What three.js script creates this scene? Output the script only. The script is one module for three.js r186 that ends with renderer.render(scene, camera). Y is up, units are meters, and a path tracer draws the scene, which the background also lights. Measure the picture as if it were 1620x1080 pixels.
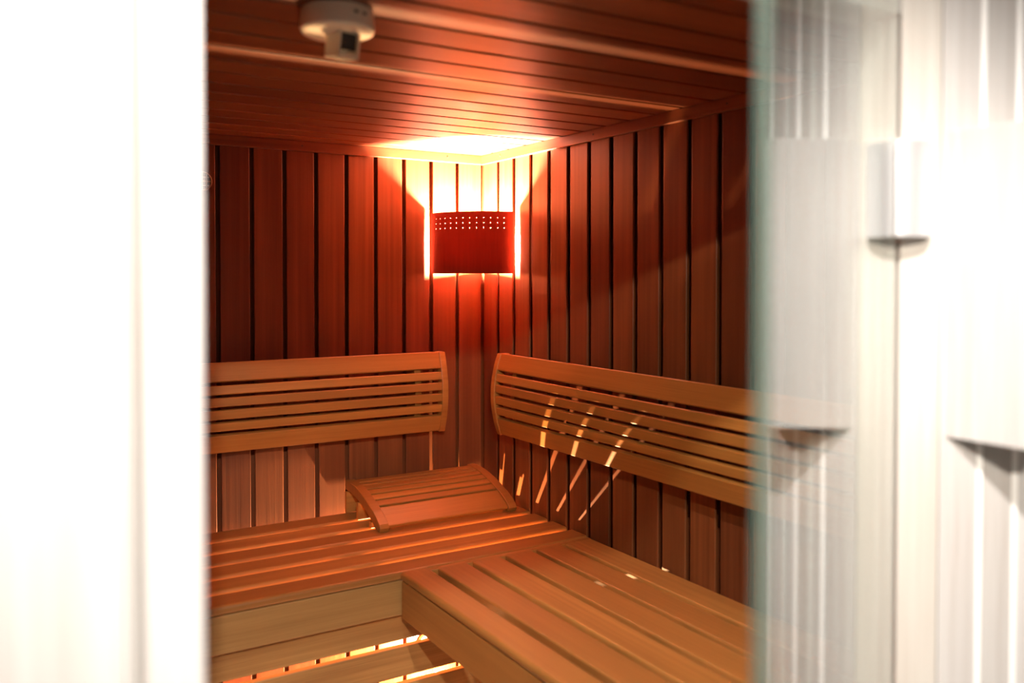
import * as THREE from 'three';
import { mergeGeometries } from 'three/addons/utils/BufferGeometryUtils.js';
import { RoundedBoxGeometry } from 'three/addons/geometries/RoundedBoxGeometry.js';
import { ImprovedNoise } from 'three/addons/math/ImprovedNoise.js';

// ---------------------------------------------------------------- camera, light, exposure
const scene = new THREE.Scene();
scene.background = new THREE.Color(0x000000);
const renderer = new THREE.WebGLRenderer({ antialias: true });
renderer.toneMapping = THREE.LinearToneMapping;
renderer.toneMappingExposure = 1.0;
renderer.shadowMap.enabled = true;

const camera = new THREE.PerspectiveCamera(2 * Math.atan(540 / 1356.27) * 180 / Math.PI, 1.5, 0.02, 30);
camera.position.set(-1.5045, 1.65, 2.561);
{
  const yaw = 0.5331, pitch = -0.0195;
  camera.lookAt(-1.5045 + Math.sin(yaw) * Math.cos(pitch), 1.65 + Math.sin(pitch), 2.561 - Math.cos(yaw) * Math.cos(pitch));
  camera.setViewOffset(1620, 1080, 43.67, 77.53, 1620, 1080);
}
camera.focus = 2.55;
camera.userData.fStop = 1.8;

const WARM = new THREE.Color().setRGB(1, 0.62, 0.48);
const I_CORNER = 42, I_UNDER = 27;
// anteroom downlights: position and strength
const DOWN = [[-1.15, 2.43, 2.34, 15, [0, -1, -0.1], 1.17, 0.45], [-1.68, 2.43, 3.25, 28, [1.18, -1.43, -2.45], 0.43, 0.5]];   // x, y, z, strength, aim, half-angle, softness

// ---------------------------------------------------------------- helpers
let seed = 7;
const rnd = () => ((seed = (seed * 16807) % 2147483647) - 1) / 2147483646;
const noise = new ImprovedNoise();
const taken = {};
function numbered(name) {
  const k = taken[name] = (taken[name] ?? -1) + 1;
  return k ? name + '_' + String(k).padStart(3, '0') : name;
}
function shadows(o) { o.castShadow = o.receiveShadow = true; return o; }
function mesh(name, geo, mat, parent) {
  const m = shadows(new THREE.Mesh(geo, mat));
  m.name = parent ? name : numbered(name);
  (parent ?? scene).add(m);
  return m;
}
function thing(name, label, category, pos = [0, 0, 0], turn = 0, group) {
  const o = new THREE.Group();
  o.name = numbered(name); o.position.set(...pos); o.rotation.y = turn;
  o.userData = { label, category };
  if (group) o.userData.group = group;
  scene.add(o);
  return o;
}
function struct(name, label, pos = [0, 0, 0], turn = 0) {
  const o = new THREE.Group();
  o.name = name; o.position.set(...pos); o.rotation.y = turn;
  o.userData = { kind: 'structure', label, category: name.split('_')[0] };
  scene.add(o);
  return o;
}

// wood grain: fibres run along v, one tile is 0.3 m across and 1.2 m along
function grainTexture(size, fibre, ring, patch, sd) {
  const d = new Uint8Array(size * size * 4);
  const wrap = (fx, fy, x, y, z) => {      // tiling noise
    const n = (a, b) => noise.noise(a * fx, b * fy, z);
    const u = x, v = y;
    return (n(u, v) * (1 - u) * (1 - v) + n(u - 1, v) * u * (1 - v) + n(u, v - 1) * (1 - u) * v + n(u - 1, v - 1) * u * v);
  };
  for (let j = 0; j < size; j++) for (let i = 0; i < size; i++) {
    const x = i / size, y = j / size;
    const bend = wrap(3, 2, x, y, sd) * 0.9;
    const rings = wrap(26, 1.5, x, y, sd + 3.1);
    const f1 = wrap(120, 5, x, y, sd + 7.7), f2 = wrap(230, 16, x, y, sd + 11.3);
    const p = wrap(5, 3, x, y, sd + 17.9);
    let v = 0.84 + ring * (rings + bend * 0.4) + fibre * (f1 * 0.7 + f2 * 0.6) + patch * p;
    v = Math.max(0.35, Math.min(1, v));
    const w = v - 0.84;
    const o = (j * size + i) * 4;
    d[o] = 255 * Math.min(1, v + w * 0.0); d[o + 1] = 255 * Math.max(0, Math.min(1, v + w * 0.25)); d[o + 2] = 255 * Math.max(0, Math.min(1, v + w * 0.4)); d[o + 3] = 255;
  }
  const t = new THREE.DataTexture(d, size, size);
  t.wrapS = t.wrapT = THREE.RepeatWrapping; t.magFilter = THREE.LinearFilter; t.minFilter = THREE.LinearMipmapLinearFilter;
  t.generateMipmaps = true; t.colorSpace = THREE.SRGBColorSpace; t.needsUpdate = true;
  return t;
}
const grainA = grainTexture(512, 0.08, 0.10, 0.12, 1.3), grainB = grainTexture(512, 0.07, 0.13, 0.15, 42.6), grainPale = grainTexture(512, 0.06, 0.05, 0.04, 9.9);
function wood(r, g, b, map, rough = 0.5) {
  const m = new THREE.MeshStandardMaterial({ color: new THREE.Color().setRGB(r, g, b), map, roughness: rough, bumpMap: map, bumpScale: 0.0006 });
  return m;
}
// a few tones of each timber
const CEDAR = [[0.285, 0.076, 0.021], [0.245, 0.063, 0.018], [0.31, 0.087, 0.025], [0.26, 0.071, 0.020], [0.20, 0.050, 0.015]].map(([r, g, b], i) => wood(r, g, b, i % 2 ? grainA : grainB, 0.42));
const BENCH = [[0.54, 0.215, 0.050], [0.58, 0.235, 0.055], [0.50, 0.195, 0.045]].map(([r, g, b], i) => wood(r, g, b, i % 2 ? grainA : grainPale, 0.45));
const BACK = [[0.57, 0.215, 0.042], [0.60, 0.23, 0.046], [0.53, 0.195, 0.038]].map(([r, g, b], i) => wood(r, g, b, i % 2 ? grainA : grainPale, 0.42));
const FRONT = [[0.55, 0.285, 0.092], [0.52, 0.25, 0.075]].map(([r, g, b], i) => wood(r, g, b, i % 2 ? grainA : grainPale, 0.5));
const SPRUCE = [[0.70, 0.665, 0.64], [0.68, 0.645, 0.615], [0.73, 0.695, 0.67]].map(([r, g, b]) => wood(r, g, b, grainPale, 0.55));
const PAINT = new THREE.MeshStandardMaterial({ color: new THREE.Color().setRGB(0.86, 0.83, 0.79), roughness: 0.5 });
const PLASTER = new THREE.MeshStandardMaterial({ color: new THREE.Color().setRGB(0.78, 0.75, 0.71), roughness: 0.95 });
const STEEL = new THREE.MeshStandardMaterial({ color: new THREE.Color().setRGB(0.80, 0.80, 0.82), metalness: 0.75, roughness: 0.42 });
const SCREW = new THREE.MeshStandardMaterial({ color: new THREE.Color().setRGB(0.10, 0.07, 0.05), metalness: 0.6, roughness: 0.5 });
const pick = (list) => list[Math.floor(rnd() * list.length) % list.length];

// a plank: rounded-rectangle section (a x b) run along one axis; uv in metres of grain
const cache = new Map();
function plankGeo(len, a, b, r, axis, variant, seg = 2) {
  const key = [len, a, b, r, axis, variant, seg].map((v) => typeof v === 'number' ? v.toFixed(4) : v).join();
  if (cache.has(key)) return cache.get(key);
  const pts = [];
  const cs = [[a / 2 - r, b / 2 - r, 0], [-a / 2 + r, b / 2 - r, 1], [-a / 2 + r, -b / 2 + r, 2], [a / 2 - r, -b / 2 + r, 3]];
  for (const [cx, cy, q] of cs) for (let k = 0; k <= seg; k++) {
    const t = (q + k / seg) * Math.PI / 2;
    pts.push([cx + r * Math.cos(t), cy + r * Math.sin(t), Math.cos(t), Math.sin(t)]);
  }
  const P = [], N = [], U = [], I = [];
  const n = pts.length, off = variant * 0.37, offv = variant * 0.53;
  const perim = [0];
  for (let i = 0; i < n; i++) { const p = pts[i], q = pts[(i + 1) % n]; perim.push(perim[i] + Math.hypot(q[0] - p[0], q[1] - p[1])); }
  for (let i = 0; i <= n; i++) for (const s of [-1, 1]) {
    const p = pts[i % n];
    P.push([p[0], p[1], s * len / 2]); N.push([p[2], p[3], 0]); U.push([perim[i] / 0.3 + off, s * len / 2 / 1.2 + offv]);
  }
  for (let i = 0; i < n; i++) { const q = i * 2; I.push(q, q + 2, q + 3, q, q + 3, q + 1); }
  for (const s of [-1, 1]) {
    const base = P.length;
    for (const p of pts) { P.push([p[0], p[1], s * len / 2]); N.push([0, 0, s]); U.push([p[0] / 0.3 + off, p[1] / 1.2 + offv]); }
    for (let i = 1; i < n - 1; i++) s > 0 ? I.push(base, base + i, base + i + 1) : I.push(base, base + i + 1, base + i);
  }
  // (a, b, len) -> world axes, keeping handedness
  const map = { z: (v) => v, x: (v) => [v[2], v[1], -v[0]], y: (v) => [v[0], v[2], -v[1]] }[axis];
  const g = new THREE.BufferGeometry();
  g.setAttribute('position', new THREE.Float32BufferAttribute(P.flatMap(map), 3));
  g.setAttribute('normal', new THREE.Float32BufferAttribute(N.flatMap(map), 3));
  g.setAttribute('uv', new THREE.Float32BufferAttribute(U.flat(), 2));
  g.setIndex(I);
  cache.set(key, g);
  return g;
}
// plank filling the box x0..x1, y0..y1, z0..z1 of its parent, fibres along `axis`
function plank(name, parent, mat, x, y, z, axis, r = 0.003, seg = 2) {
  const L = { x: x[1] - x[0], y: y[1] - y[0], z: z[1] - z[0] };
  const [a, b] = { z: [L.x, L.y], x: [L.z, L.y], y: [L.x, L.z] }[axis];
  const g = plankGeo(L[axis], a, b, Math.min(r, a / 2.05, b / 2.05), axis, Math.floor(rnd() * 6), seg);
  const m = mesh(name, g, mat, parent);
  m.position.set((x[0] + x[1]) / 2, (y[0] + y[1]) / 2, (z[0] + z[1]) / 2);
  return m;
}
function box(name, parent, mat, x, y, z) {
  const g = new THREE.BoxGeometry(x[1] - x[0], y[1] - y[0], z[1] - z[0]);
  const m = mesh(name, g, mat, parent);
  m.position.set((x[0] + x[1]) / 2, (y[0] + y[1]) / 2, (z[0] + z[1]) / 2);
  return m;
}
function extrude(pts, depth, bevel = 0) {     // polygon in its own xy plane, extruded along +z
  const s = new THREE.Shape(pts.map((p) => new THREE.Vector2(...p)));
  const g = new THREE.ExtrudeGeometry(s, { depth: depth - 2 * bevel, bevelEnabled: bevel > 0, bevelThickness: bevel, bevelSize: bevel, bevelOffset: -bevel, bevelSegments: 2, curveSegments: 12 });
  g.translate(0, 0, bevel);
  const uv = g.attributes.uv;
  for (let i = 0; i < uv.count; i++) uv.setXY(i, uv.getX(i) / 0.3, uv.getY(i) / 1.2);
  return g;
}

// ---------------------------------------------------------------- the sauna room (corner at the origin)
const HC = 2.062, HB = 0.902, XL = -2.0, ZF = 1.82, PITCH = 0.1, GAP = 0.0125, TH = 0.007;

{ // wall with the left backrest
  const w = struct('wall_back', 'sauna wall of upright reddish cedar boards behind the left backrest');
  box('backing', w, CEDAR[1], [XL - 0.06, 0.11], [0, HC + 0.06], [-0.11, -0.026]);
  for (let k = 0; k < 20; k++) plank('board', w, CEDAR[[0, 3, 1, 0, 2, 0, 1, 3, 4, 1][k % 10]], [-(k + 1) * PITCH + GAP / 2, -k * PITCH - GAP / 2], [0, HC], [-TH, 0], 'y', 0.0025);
}
{ // wall with the right backrest
  const w = struct('wall_right', 'sauna wall of upright reddish cedar boards behind the right backrest');
  box('backing', w, CEDAR[1], [0.026, 0.11], [0, HC + 0.06], [-0.026, ZF]);
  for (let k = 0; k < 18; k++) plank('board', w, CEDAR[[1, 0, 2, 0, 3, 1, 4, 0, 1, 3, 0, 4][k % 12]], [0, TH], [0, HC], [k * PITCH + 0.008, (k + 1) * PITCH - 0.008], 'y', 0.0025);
}
{ // ceiling, boards parallel to the back wall
  const c = struct('ceiling', 'sauna ceiling of reddish cedar boards running from left to right');
  box('backing', c, CEDAR[1], [XL, 0.026], [HC + 0.026, HC + 0.1], [-0.026, ZF]);
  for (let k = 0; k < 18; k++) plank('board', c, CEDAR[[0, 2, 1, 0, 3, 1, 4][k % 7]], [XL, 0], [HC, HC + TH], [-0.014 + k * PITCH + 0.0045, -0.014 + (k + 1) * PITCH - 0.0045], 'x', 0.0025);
}
{
  const w = struct('wall_left', 'plain cedar sauna wall left of the doorway, out of view');
  box('panel', w, CEDAR[1], [XL - 0.06, XL], [0, HC + 0.06], [0, ZF]);
}
{
  const f = struct('floor', 'pale grey tiled floor of sauna and anteroom');
  const tile = new THREE.MeshStandardMaterial({ color: new THREE.Color().setRGB(0.42, 0.40, 0.37), roughness: 0.5 });
  box('slab', f, tile, [-3.4, 1.4], [-0.1, 0], [-0.11, 4.6]);
}
// cover strips where the ceiling meets the walls
{
  const a = struct('trim_1', 'narrow cedar cover strip under the ceiling along the back wall');
  plank('strip', a, CEDAR[2], [XL, 0], [HC - 0.031, HC], [0, 0.013], 'x', 0.002);
  const b = struct('trim_2', 'narrow cedar cover strip under the ceiling along the right wall');
  plank('strip', b, CEDAR[2], [-0.013, 0], [HC - 0.031, HC], [0.013, ZF], 'z', 0.002);
  const head = new THREE.CylinderGeometry(0.0028, 0.0028, 0.003, 10);
  for (const x of [-0.144, -0.648, -1.15]) { const m = mesh('screw', head, SCREW, a); m.rotation.x = Math.PI / 2; m.position.set(x, HC - 0.015, 0.0125); }
  for (const z of [0.135, 0.635, 1.135]) { const m = mesh('screw', head, SCREW, b); m.rotation.z = Math.PI / 2; m.position.set(-0.0125, HC - 0.015, z); }
}

// ---------------------------------------------------------------- entrance: front wall, jamb, glass door, side wall
const HX = -0.4939, HZ = 1.8803, JX = -1.3577, DH = 1.985;
{
  const w = struct('wall_front', 'whitewashed timber front wall of the sauna around the doorway');
  box('panel', w, SPRUCE[0], [-3.4, JX - 0.055], [0, 2.5], [ZF, ZF + 0.06]);
  box('panel', w, SPRUCE[0], [HX + 0.012, 0.2], [0, 2.5], [ZF, ZF + 0.055]);
  box('panel', w, SPRUCE[0], [JX - 0.055, HX + 0.012], [DH, 2.5], [ZF, ZF + 0.06]);
  plank('board', w, SPRUCE[0], [JX - 0.20, JX - 0.056], [0, 2.42], [ZF + 0.06, ZF + 0.074], 'y', 0.004);
  for (let k = 0; k < 8; k++) plank('board', w, SPRUCE[(k + 1) % 3], [JX - 0.20 - (k + 1) * 0.146, JX - 0.202 - k * 0.146], [0, 2.42], [ZF + 0.06, ZF + 0.074], 'y', 0.004);
  const t = struct('trim_3', 'white doorway post at the left edge, blurred and close to the camera');
  plank('post', t, SPRUCE[2], [JX - 0.047, JX], [0, DH], [ZF - 0.005, 1.90], 'y', 0.009, 4);
  plank('rebate', t, SPRUCE[1], [JX - 0.055, JX - 0.047], [0, DH], [ZF, 1.886], 'y', 0.002);
}
// side wall meets the door at the hinge and runs right; local x along the wall, local z off its face
const TW = 50 * Math.PI / 180;
{
  const w = struct('wall_side', 'whitewashed boarded wall right of the glass door hinge', [HX, 0, HZ], TW - Math.PI / 2);
  box('backing', w, SPRUCE[1], [0.03, 1.7], [0, 2.5], [-0.06, -0.014]);
  plank('post', w, wood(0.73, 0.675, 0.61, grainPale, 0.55), [0.0078, 0.0573], [0, 2.42], [-0.04, -0.002], 'y', 0.002, 3);
  const edges = [0.0575, 0.1062, 0.1474, 0.1886], groove_glint = new THREE.MeshStandardMaterial({ color: new THREE.Color().setRGB(0.93, 0.92, 0.90), roughness: 0.4 });  // strips coloured whiter to imitate light catching the groove edges
  for (const x of [...edges.slice(1), ...Array.from({ length: 13 }, (_, k) => 0.2886 + k * 0.1)]) plank('groove_glint', w, groove_glint, [x - 0.0035, x + 0.0035], [0, 2.42], [-0.012, -0.001], 'y', 0.003, 3);
  for (let k = 0; k < 3; k++) plank('board', w, SPRUCE[k % 3], [edges[k] + 0.0005, edges[k + 1] - 0.0005], [0, 2.42], [-0.02, -0.003], 'y', 0.001, 2);
  for (let k = 0; k < 14; k++) plank('board', w, SPRUCE[k % 3], [0.1891 + k * 0.1, 0.2881 + k * 0.1], [0, 2.42], [-0.02, -0.003], 'y', 0.001, 2);
}
{ // wedge-shaped cover box on the side wall, its face square to the sauna front
  const c = Math.cos(TW), s = Math.sin(TW), q = 0.104, t0 = 0.0645;
  const g = extrude([[t0, 0], [t0 + q * c, -q * s], [t0 + q * c + 0.02 * s, -q * s + 0.02 * c * 0], [t0 + q * c + 0.06, 0]], 0.39, 0.0015);
  g.rotateX(-Math.PI / 2);
  const b = thing('wall_box', 'white angled wooden box on the side wall right of the door hinge', 'box', [HX, 1.444, HZ], TW - Math.PI / 2);
  g.translate(0, 0, -0.003);
  mesh('cover', g, SPRUCE[2], b);
}
const GA = Math.atan2(0.4809, -0.8768);
{ // glass door, hinged at the side wall and standing ajar towards the camera
  const turn = -GA;                      // local x runs from the hinge to the free edge
  const d = struct('door_1', 'frameless green-edged glass door standing ajar, mirroring the white side wall', [HX, 0, HZ], turn);
  const glass = new THREE.MeshPhysicalMaterial({ color: new THREE.Color().setRGB(0.90, 0.96, 0.93), transmission: 1, thickness: 0, roughness: 0.0, ior: 1.52 });
  const edge = new THREE.MeshPhysicalMaterial({ color: new THREE.Color().setRGB(0.48, 0.60, 0.54), transmission: 0.9, thickness: 0, roughness: 0.3, ior: 1.52 });
  const L = 0.722;
  box('pane', d, glass, [0.004, L], [0.012, 2.0], [-0.004, 0.004]);
  box('polished_edge', d, edge, [L + 0.0002, L + 0.0015], [0.012, 2.0], [-0.004, 0.004]);
  for (const y of [1.7595, 0.28]) {
    const h = new THREE.Group(); h.name = 'hinge'; h.position.set(0, y, 0); h.rotation.y = TW - Math.PI / 2 - turn; d.add(h);
    const pts = [];
    for (let k = 0; k <= 14; k++) { const t = k / 14 * Math.PI / 2; pts.push([-0.0058 + 0.0495 * Math.sin(t), -0.029 * Math.cos(t)]); }
    const g = extrude([[0.0050, 0.002], ...pts, [0.0437, 0.002]], 0.121, 0.0008);
    g.rotateX(-Math.PI / 2); g.translate(0, -0.0605, 0);
    mesh('hinge_leaf', g, STEEL, h);
  }
}
{ // anteroom shell
  const l = struct('wall_outer_left', 'plain pale anteroom wall behind the camera, left');
  box('panel', l, PLASTER, [-3.46, -3.4], [0, 2.5], [ZF, 4.6]);
  const b = struct('wall_outer_back', 'plain pale anteroom wall behind the camera');
  box('panel', b, PLASTER, [-3.46, 1.4], [0, 2.5], [4.6, 4.66]);
  const r = struct('wall_outer_right', 'plain pale anteroom wall, right of the view');
  box('panel', r, PLASTER, [0.9, 0.96], [0, 2.5], [1.9, 4.6]);
  const c = struct('ceiling_outer', 'white anteroom ceiling carrying the downlight');
  box('panel', c, PLASTER, [-3.46, 1.4], [2.45, 2.52], [ZF, 4.66]);
}
// recessed downlights in the anteroom ceiling
DOWN.forEach(([x, y, z, power, aim, cone, soft], i) => {
  const t = thing('downlight', ['round white ceiling downlight just outside the sauna doorway', 'round white ceiling downlight behind the camera'][i], 'lamp', [x, y, z]);
  const ring = new THREE.LatheGeometry([[0.034, 0.018], [0.032, 0.0], [0.048, 0.0], [0.05, 0.004], [0.05, 0.02]].map((p) => new THREE.Vector2(...p)), 36);
  mesh('ring', ring, PAINT, t);
  const m = mesh('diffuser', new THREE.CylinderGeometry(0.032, 0.032, 0.004, 32), new THREE.MeshStandardMaterial({ color: 0xffffff, emissive: new THREE.Color().setRGB(1, 0.92, 0.82), emissiveIntensity: 4 }), t);
  m.position.y = 0.012;
  const s = new THREE.SpotLight(new THREE.Color().setRGB(...[[1, 0.94, 0.89], [1, 0.90, 0.78]][i]), power, 0, cone, soft, 2);
  s.position.set(0, 0.004, 0); s.target.position.set(...aim); s.castShadow = true; s.shadow.radius = 1.4;
  t.add(s, s.target);
});

// ---------------------------------------------------------------- benches
const GZ = [0.11, 0.21, 0.31, 0.41, 0.51], SG = 0.016, LG = 0.0200, ST = 0.022;
{
  const t = thing('sauna_bench', 'long slatted wooden bench along the back wall with a pale board front', 'bench', [0, 0, 0]);
  const e = [0.0135, ...GZ.flatMap((z) => [z - LG / 2, z + LG / 2]), 0.6];
  for (let k = 0; k < 6; k++) plank('slat', t, BENCH[k % 3], [XL + 0.004, -0.003], [HB - ST, HB], [e[2 * k], e[2 * k + 1]], 'x', k === 5 ? 0.009 : 0.008, 3);
  plank('front_board', t, FRONT[0], [XL + 0.004, -0.003], [0.79, HB - ST - 0.001], [0.573, 0.597], 'x', 0.003);
  for (const x of [-0.021, -0.62, -1.3, -1.95]) plank('bearer', t, BENCH[2], [x - (x > -0.1 ? 0.004 : 0.018), x + 0.017], [0.84, HB - ST], [0.02, 0.572], 'z', 0.002);
  for (const [y0, y1] of [[0.713, 0.792], [0.617, 0.695], [0.52, 0.598], [0.42, 0.5], [0.32, 0.4], [0.22, 0.3]]) plank('skirt_board', t, FRONT[1], [XL + 0.004, -0.003], [y0, y1], [0.548, 0.568], 'x', 0.003);
  for (const x of [-0.03, -1.3, -1.95]) plank('leg', t, BENCH[2], [x - 0.03, x + 0.02], [0, 0.84], [0.5, 0.546], 'y', 0.002);
}
{
  const t = thing('sauna_bench', 'slatted wooden bench along the right wall, ending at the back bench', 'bench', [0, 0, 0]);
  const gx = [0.106, 0.205, 0.305, 0.406, 0.507], zA = 0.604, zB = 1.80;
  const e = [0.008, ...gx.flatMap((x) => [x - SG / 2, x + SG / 2]), 0.595];
  plank('end_rail', t, BENCH[1], [-0.57, -0.008], [HB - 0.023, HB - 0.0008], [zA, zA + 0.02], 'x', 0.003);
  for (let k = 0; k < 6; k++) plank('slat', t, BENCH[(k + 1) % 3], [-e[2 * k + 1], -e[2 * k]], [HB - ST, HB], [k === 5 ? zA : zA + 0.021, zB], 'z', k === 5 ? 0.012 : 0.005, 4);
  plank('front_board', t, BENCH[0], [-0.592, -0.568], [0.785, HB - ST - 0.001], [zA + 0.002, zB], 'z', 0.003);
  for (const z of [0.7, 1.2, 1.72]) plank('bearer', t, BENCH[2], [-0.566, -0.01], [0.84, HB - ST], [z - 0.02, z + 0.02], 'x', 0.002);
  for (const z of [1.7]) plank('leg', t, BENCH[2], [-0.56, -0.51], [0, 0.84], [z - 0.02, z + 0.02], 'y', 0.002);
}

// ---------------------------------------------------------------- backrests: convex, two wide boards and four slats between end caps
function backrest(len, label, pos, turn, capAt) {
  const t = thing('back_support', label, 'backrest', pos, turn, 'slatted backrests on the sauna walls');
  const H = 0.262, dep = (y) => 0.048 + 0.026 * (1 - ((y - H / 2) / (H / 2)) ** 2), slope = (y) => -0.026 * 2 * (y - H / 2) / (H / 2) ** 2;
  const cap = 0.022;
  const rows = [[0.208, 0.262], [0.172, 0.198], [0.138, 0.164], [0.102, 0.129], [0.068, 0.093], [0.004, 0.057]];
  rows.forEach(([y0, y1], i) => {
    const yc = (y0 + y1) / 2, h = y1 - y0, a = Math.atan(slope(yc));
    const g = plankGeo(len - 2 * cap, 0.016, h / Math.cos(a), 0.0035, 'x', i, 2);
    const m = mesh(h > 0.04 ? 'wide_board' : 'slat', g, BACK[i % 3], t);
    m.position.set(len / 2, yc, dep(yc)); m.rotation.x = -Math.atan(-slope(yc)) * -1 * -1;
  });
  const out = [], inn = [];
  for (let k = 0; k <= 14; k++) { const y = k / 14 * H; out.push([dep(y) + 0.012, y]); inn.unshift([dep(y) - 0.022, y]); }
  const g = extrude([...out, ...inn], cap, 0.002); g.rotateY(-Math.PI / 2);
  for (const x of capAt(len, cap)) { const m = mesh('end_cap', g, BACK[1], t); m.position.x = x; }
  const n = Math.max(2, Math.round(len / 0.65));
  for (let k = 0; k < n; k++) {
    const x = 0.1 + (len - 0.2) * k / (n - 1);
    const s = []; for (let j = 0; j <= 10; j++) { const y = 0.015 + j / 10 * (H - 0.03); s.push([dep(y) - 0.0085, y]); }
    const gg = extrude([[0.0, 0.015], ...s, [0.0, H - 0.015]], 0.022, 0); gg.rotateY(-Math.PI / 2);
    const m = mesh('bracket', gg, BACK[2], t); m.position.x = x + 0.011;
  }
  return t;
}
const caps = (len, cap) => [cap, len];
backrest(1.76, 'curved slatted wooden backrest on the back wall left of the corner', [-1.94, 1.137, 0.0], 0, caps);
backrest(1.56, 'curved slatted wooden backrest on the right wall, its far part behind glass', [0, 1.137, 0.195], -Math.PI / 2, caps);

// ---------------------------------------------------------------- headrest
{
  const t = thing('headrest', 'low sloping slatted wooden headrest lying on the back bench in the corner', 'headrest', [-0.507, HB, 0.003]);
  const prof = [[0.0, 0.100], [0.03, 0.0995], [0.07, 0.0965], [0.10, 0.0905], [0.14, 0.080], [0.18, 0.066], [0.215, 0.052], [0.245, 0.037], [0.265, 0.023], [0.272, 0.012]];
  const at = (z) => { for (let i = 1; i < prof.length; i++) if (z <= prof[i][0]) { const [a, b] = [prof[i - 1], prof[i]], f = (z - a[0]) / (b[0] - a[0]); return a[1] + f * (b[1] - a[1]); } return 0.012; };
  const len = 0.472, rail = 0.03;
  const under = prof.map(([z, y]) => [Math.max(0, z - 0.008), Math.max(0.0, y - 0.03)]).reverse();
  const g = extrude([...prof, [0.266, 0.0], [0.238, 0.002], ...under.slice(3)], rail, 0.002);
  g.rotateY(-Math.PI / 2);      // (z, y) profile, thickness along -x
  for (const x of [rail, len]) { const m = mesh('side_rail', g, BACK[2], t); m.position.x = x; }
  const rows = [[0.004, 0.036], [0.042, 0.067], [0.073, 0.098], [0.104, 0.129], [0.135, 0.160], [0.166, 0.191], [0.198, 0.267]];
  rows.forEach(([z0, z1], i) => {
    const y0 = at(z0), y1 = at(z1), w = Math.hypot(z1 - z0, y1 - y0);
    const m = mesh('slat', plankGeo(len - 2 * rail - 0.001, w, 0.011, 0.003, 'x', i, 2), BACK[i % 3], t);
    m.position.set(len / 2, (y0 + y1) / 2 - 0.008, (z0 + z1) / 2 - 0.002); m.rotation.x = Math.atan2(y0 - y1, z1 - z0);
  });
  [[0.002, 0.1], [0.1005, 0.185], [0.1855, 0.255]].forEach(([z0, z1], i) => {  // unseen panels added to keep lamp light out of the slat gaps
    const y0 = at(z0) - 0.019, y1 = at(z1) - 0.019, m = mesh('added_under_panel', plankGeo(len - 2 * rail - 0.002, Math.hypot(z1 - z0, y1 - y0), 0.006, 0.001, 'x', i, 1), BACK[2], t);
    m.position.set(len / 2, (y0 + y1) / 2 - 0.003, (z0 + z1) / 2 - 0.004); m.rotation.x = Math.atan2(y0 - y1, z1 - z0);
  });
  for (const z of [0.004, 0.1, 0.2]) plank('support_rail', t, BACK[1], [-0.004, len - 0.002], [0, at(z + 0.012) - 0.034], [z, z + 0.014], 'x', 0.002);
}

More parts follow.
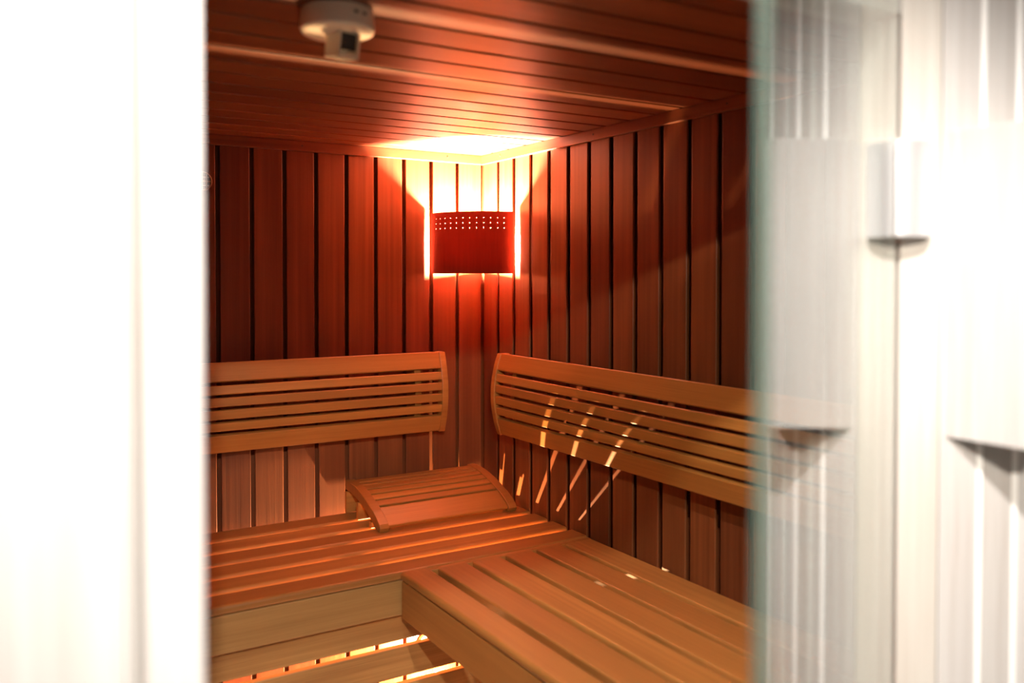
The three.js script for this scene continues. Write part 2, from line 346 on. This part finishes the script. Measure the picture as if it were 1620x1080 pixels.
// ---------------------------------------------------------------- corner lamp
{
  const t = thing('corner_lamp', 'dark red curved corner lamp shade with three rows of small holes, lit', 'lamp', [0, 1.657, 0]);
  const A = new THREE.Vector2(-0.206, 0.012), B = new THREE.Vector2(-0.012, 0.217), H = 0.2;
  const mid = A.clone().add(B).multiplyScalar(0.5), ch = B.clone().sub(A), half = ch.length() / 2, sag = 0.062;
  const out = new THREE.Vector2(-ch.y, ch.x).normalize();           // away from the corner
  if (out.dot(mid) < 0) out.negate();
  const R = (half * half + sag * sag) / (2 * sag), cen = mid.clone().addScaledVector(out, sag - R), span = Math.asin(half / R), arc = 2 * span * R;
  const along = ch.clone().normalize();
  const bend = (g) => {        // x along the arc, y up, z thickness inwards
    const p = g.attributes.position, n = g.attributes.normal;
    for (let i = 0; i < p.count; i++) {
      const a = p.getX(i) / R - span, r = R - p.getZ(i), c = Math.cos(a), s = Math.sin(a);
      const ex = out.x * c + along.x * s, ez = out.y * c + along.y * s, tx = -out.x * s + along.x * c, tz = -out.y * s + along.y * c;
      const nx = n.getX(i), ny = n.getY(i), nz = n.getZ(i);
      p.setXYZ(i, cen.x + ex * r, p.getY(i), cen.y + ez * r);
      n.setXYZ(i, tx * nx - ex * nz, ny, tz * nx - ez * nz);
    }
    return g;
  };
  const flip = (g) => { for (const k of ['position', 'normal', 'uv']) { const a = g.attributes[k], n = a.itemSize, v = a.array; for (let i = 0; i < a.count; i += 3) for (let c = 0; c < n; c++) { const p = (i + 1) * n + c, q = (i + 2) * n + c; [v[p], v[q]] = [v[q], v[p]]; } } return g; };
  const cols = 14, cw = arc / cols, strips = [];
  for (let c = 0; c < cols; c++) {
    const s = new THREE.Shape([[0, 0], [cw / 2, 0], [cw, 0], [cw, H], [cw / 2, H], [0, H]].map((q) => new THREE.Vector2(c * cw + q[0], q[1])));
    if (c > 0 && c < cols - 1) for (let r = 0; r < 3; r++) { const h = new THREE.Path(); h.absarc(c * cw + cw / 2, H - 0.021 - r * 0.0163, 0.0015, 0, Math.PI * 2, true); s.holes.push(h); }
    const g = new THREE.ExtrudeGeometry(s, { depth: 0.004, bevelEnabled: false, curveSegments: 8 });
    strips.push(g);
  }
  const shade = mesh('lamp_shade', flip(bend(mergeGeometries(strips))), new THREE.MeshPhysicalMaterial({ color: new THREE.Color().setRGB(0.42, 0.030, 0.010), roughness: 1, transmission: 0.03, thickness: 0, map: grainPale }), t);
  // plate added under the socket to block direct light, clear of walls and shade
  const tray = [[-0.02, 0.02]];
  for (let k = 0; k <= 14; k++) { const a = -span * 0.86 + 2 * span * 0.86 * k / 14, r = R - 0.016; tray.push([cen.x + (out.x * Math.cos(a) + along.x * Math.sin(a)) * r, cen.y + (out.y * Math.cos(a) + along.y * Math.sin(a)) * r]); }
  const tg = extrude(tray.map(([x, z]) => [x, -z]), 0.005); tg.rotateX(-Math.PI / 2); tg.translate(0, 0.027, 0);
  mesh('added_baffle', tg, CEDAR[0], t);
  const bulb = mesh('bulb', new THREE.LatheGeometry([[0.0005, 0.055], [0.014, 0.052], [0.023, 0.042], [0.0255, 0.03], [0.022, 0.016], [0.014, 0.004], [0.012, -0.008], [0.0005, -0.008]].map((p) => new THREE.Vector2(...p)), 24), new THREE.MeshStandardMaterial({ color: 0xffffff, emissive: new THREE.Color().setRGB(1, 0.55, 0.22), emissiveIntensity: 12 }), t);
  bulb.position.set(-0.088, 0.065, 0.088);
  const sock = mesh('socket', new THREE.CylinderGeometry(0.017, 0.019, 0.04, 20), PAINT, t); sock.position.set(-0.088, 0.05, 0.088);
  const l = new THREE.PointLight(WARM, I_CORNER, 0, 2); l.position.set(-0.088, 0.095, 0.088); l.castShadow = true; l.shadow.radius = 1.0; t.add(l);
}
// ---------------------------------------------------------------- small lamp under the back bench
{
  const t = thing('under_bench_lamp', 'small bright wall lamp below the back bench seen through the slits', 'lamp', [-0.22, 0.42, 0]);
  const plate = mesh('back_plate', new THREE.CylinderGeometry(0.03, 0.033, 0.012, 28), PAINT, t); plate.rotation.x = Math.PI / 2; plate.position.z = 0.0065;
  const holder = mesh('holder', new THREE.CylinderGeometry(0.009, 0.012, 0.02, 20), PAINT, t); holder.rotation.x = Math.PI / 2; holder.position.z = 0.022;
  const b = mesh('bulb', new THREE.SphereGeometry(0.012, 20, 14), new THREE.MeshStandardMaterial({ color: 0xffffff, emissive: new THREE.Color().setRGB(1, 0.6, 0.28), emissiveIntensity: 12 }), t); b.position.z = 0.042;
  const l = new THREE.PointLight(new THREE.Color().setRGB(1, 0.58, 0.27), I_UNDER, 0, 2); l.position.z = 0.043; l.castShadow = true; l.shadow.radius = 0.28; t.add(l);
}
// ---------------------------------------------------------------- sensor on the ceiling
{
  const t = thing('ceiling_sensor', 'round cream plastic sensor housing on the ceiling with a dark open socket', 'sensor', [-1.018, HC, 1.285], 0.62);
  const cream = new THREE.MeshStandardMaterial({ color: new THREE.Color().setRGB(0.90, 0.82, 0.67), roughness: 0.45 });
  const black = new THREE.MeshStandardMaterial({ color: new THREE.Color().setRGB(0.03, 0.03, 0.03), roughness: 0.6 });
  mesh('base', new THREE.LatheGeometry([[0.0005, -0.036], [0.05, -0.036], [0.056, -0.033], [0.058, -0.028], [0.056, -0.004], [0.056, 0.0]].map((p) => new THREE.Vector2(...p)), 48), cream, t);
  // socket: an open-ended square tube leaning out of the underside
  const sk = new THREE.Group(); sk.name = 'socket'; sk.position.set(0.004, -0.04, 0.008); sk.rotation.set(0.15, -0.38, 0.05); t.add(sk);
  const wl = 0.003, a = 0.019;
  box('socket_wall', sk, cream, [-a, -a + wl], [-0.032, 0.012], [-a, a]);
  box('socket_wall', sk, cream, [a - wl, a], [-0.032, 0.012], [-a, a]);
  box('socket_wall', sk, cream, [-a, a], [-0.032, 0.012], [-a, -a + wl]);
  box('socket_bar', sk, cream, [-a, a], [-0.032, -0.027], [a - wl, a]);
  box('socket_bar', sk, cream, [-0.0015, 0.0015], [-0.032, -0.028], [-a, a]);
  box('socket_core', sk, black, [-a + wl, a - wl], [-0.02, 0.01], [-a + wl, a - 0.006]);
  for (const dx of [-0.007, 0.009]) { const s = mesh('slot', new THREE.BoxGeometry(0.007, 0.0035, 0.002), SCREW, t); const an = 0.15 + dx * 17; s.position.set(Math.sin(an - 0.5) * 0.0572, -0.013, Math.cos(an - 0.5) * 0.0572); s.rotation.y = an - 0.5; }
}
// ---------------------------------------------------------------- vent on the back wall
{
  const t = thing('air_vent', 'small round brown vent grille high on the back wall', 'vent', [-0.9435, 1.924, 0]);
  const m0 = new THREE.MeshStandardMaterial({ color: new THREE.Color().setRGB(0.50, 0.28, 0.16), roughness: 0.5 });
  const ring = mesh('ring', new THREE.TorusGeometry(0.026, 0.0022, 8, 40), m0, t); ring.position.z = 0.0025;
  const back = mesh('recess', new THREE.CylinderGeometry(0.025, 0.025, 0.001, 32), CEDAR[1], t); back.rotation.x = Math.PI / 2; back.position.z = 0.0006;
  for (const k of [-1, 0, 1]) {
    const h = 2 * Math.sqrt(0.026 ** 2 - (k * 0.012) ** 2);
    const v = mesh('bar', new THREE.BoxGeometry(0.0028, h, 0.003), m0, t); v.position.set(k * 0.012, 0, 0.0025);
    const u = mesh('bar', new THREE.BoxGeometry(h, k ? 0.0022 : 0.0045, 0.003), m0, t); u.position.set(0, k * 0.012, 0.0026);
  }
}
renderer.render(scene, camera);
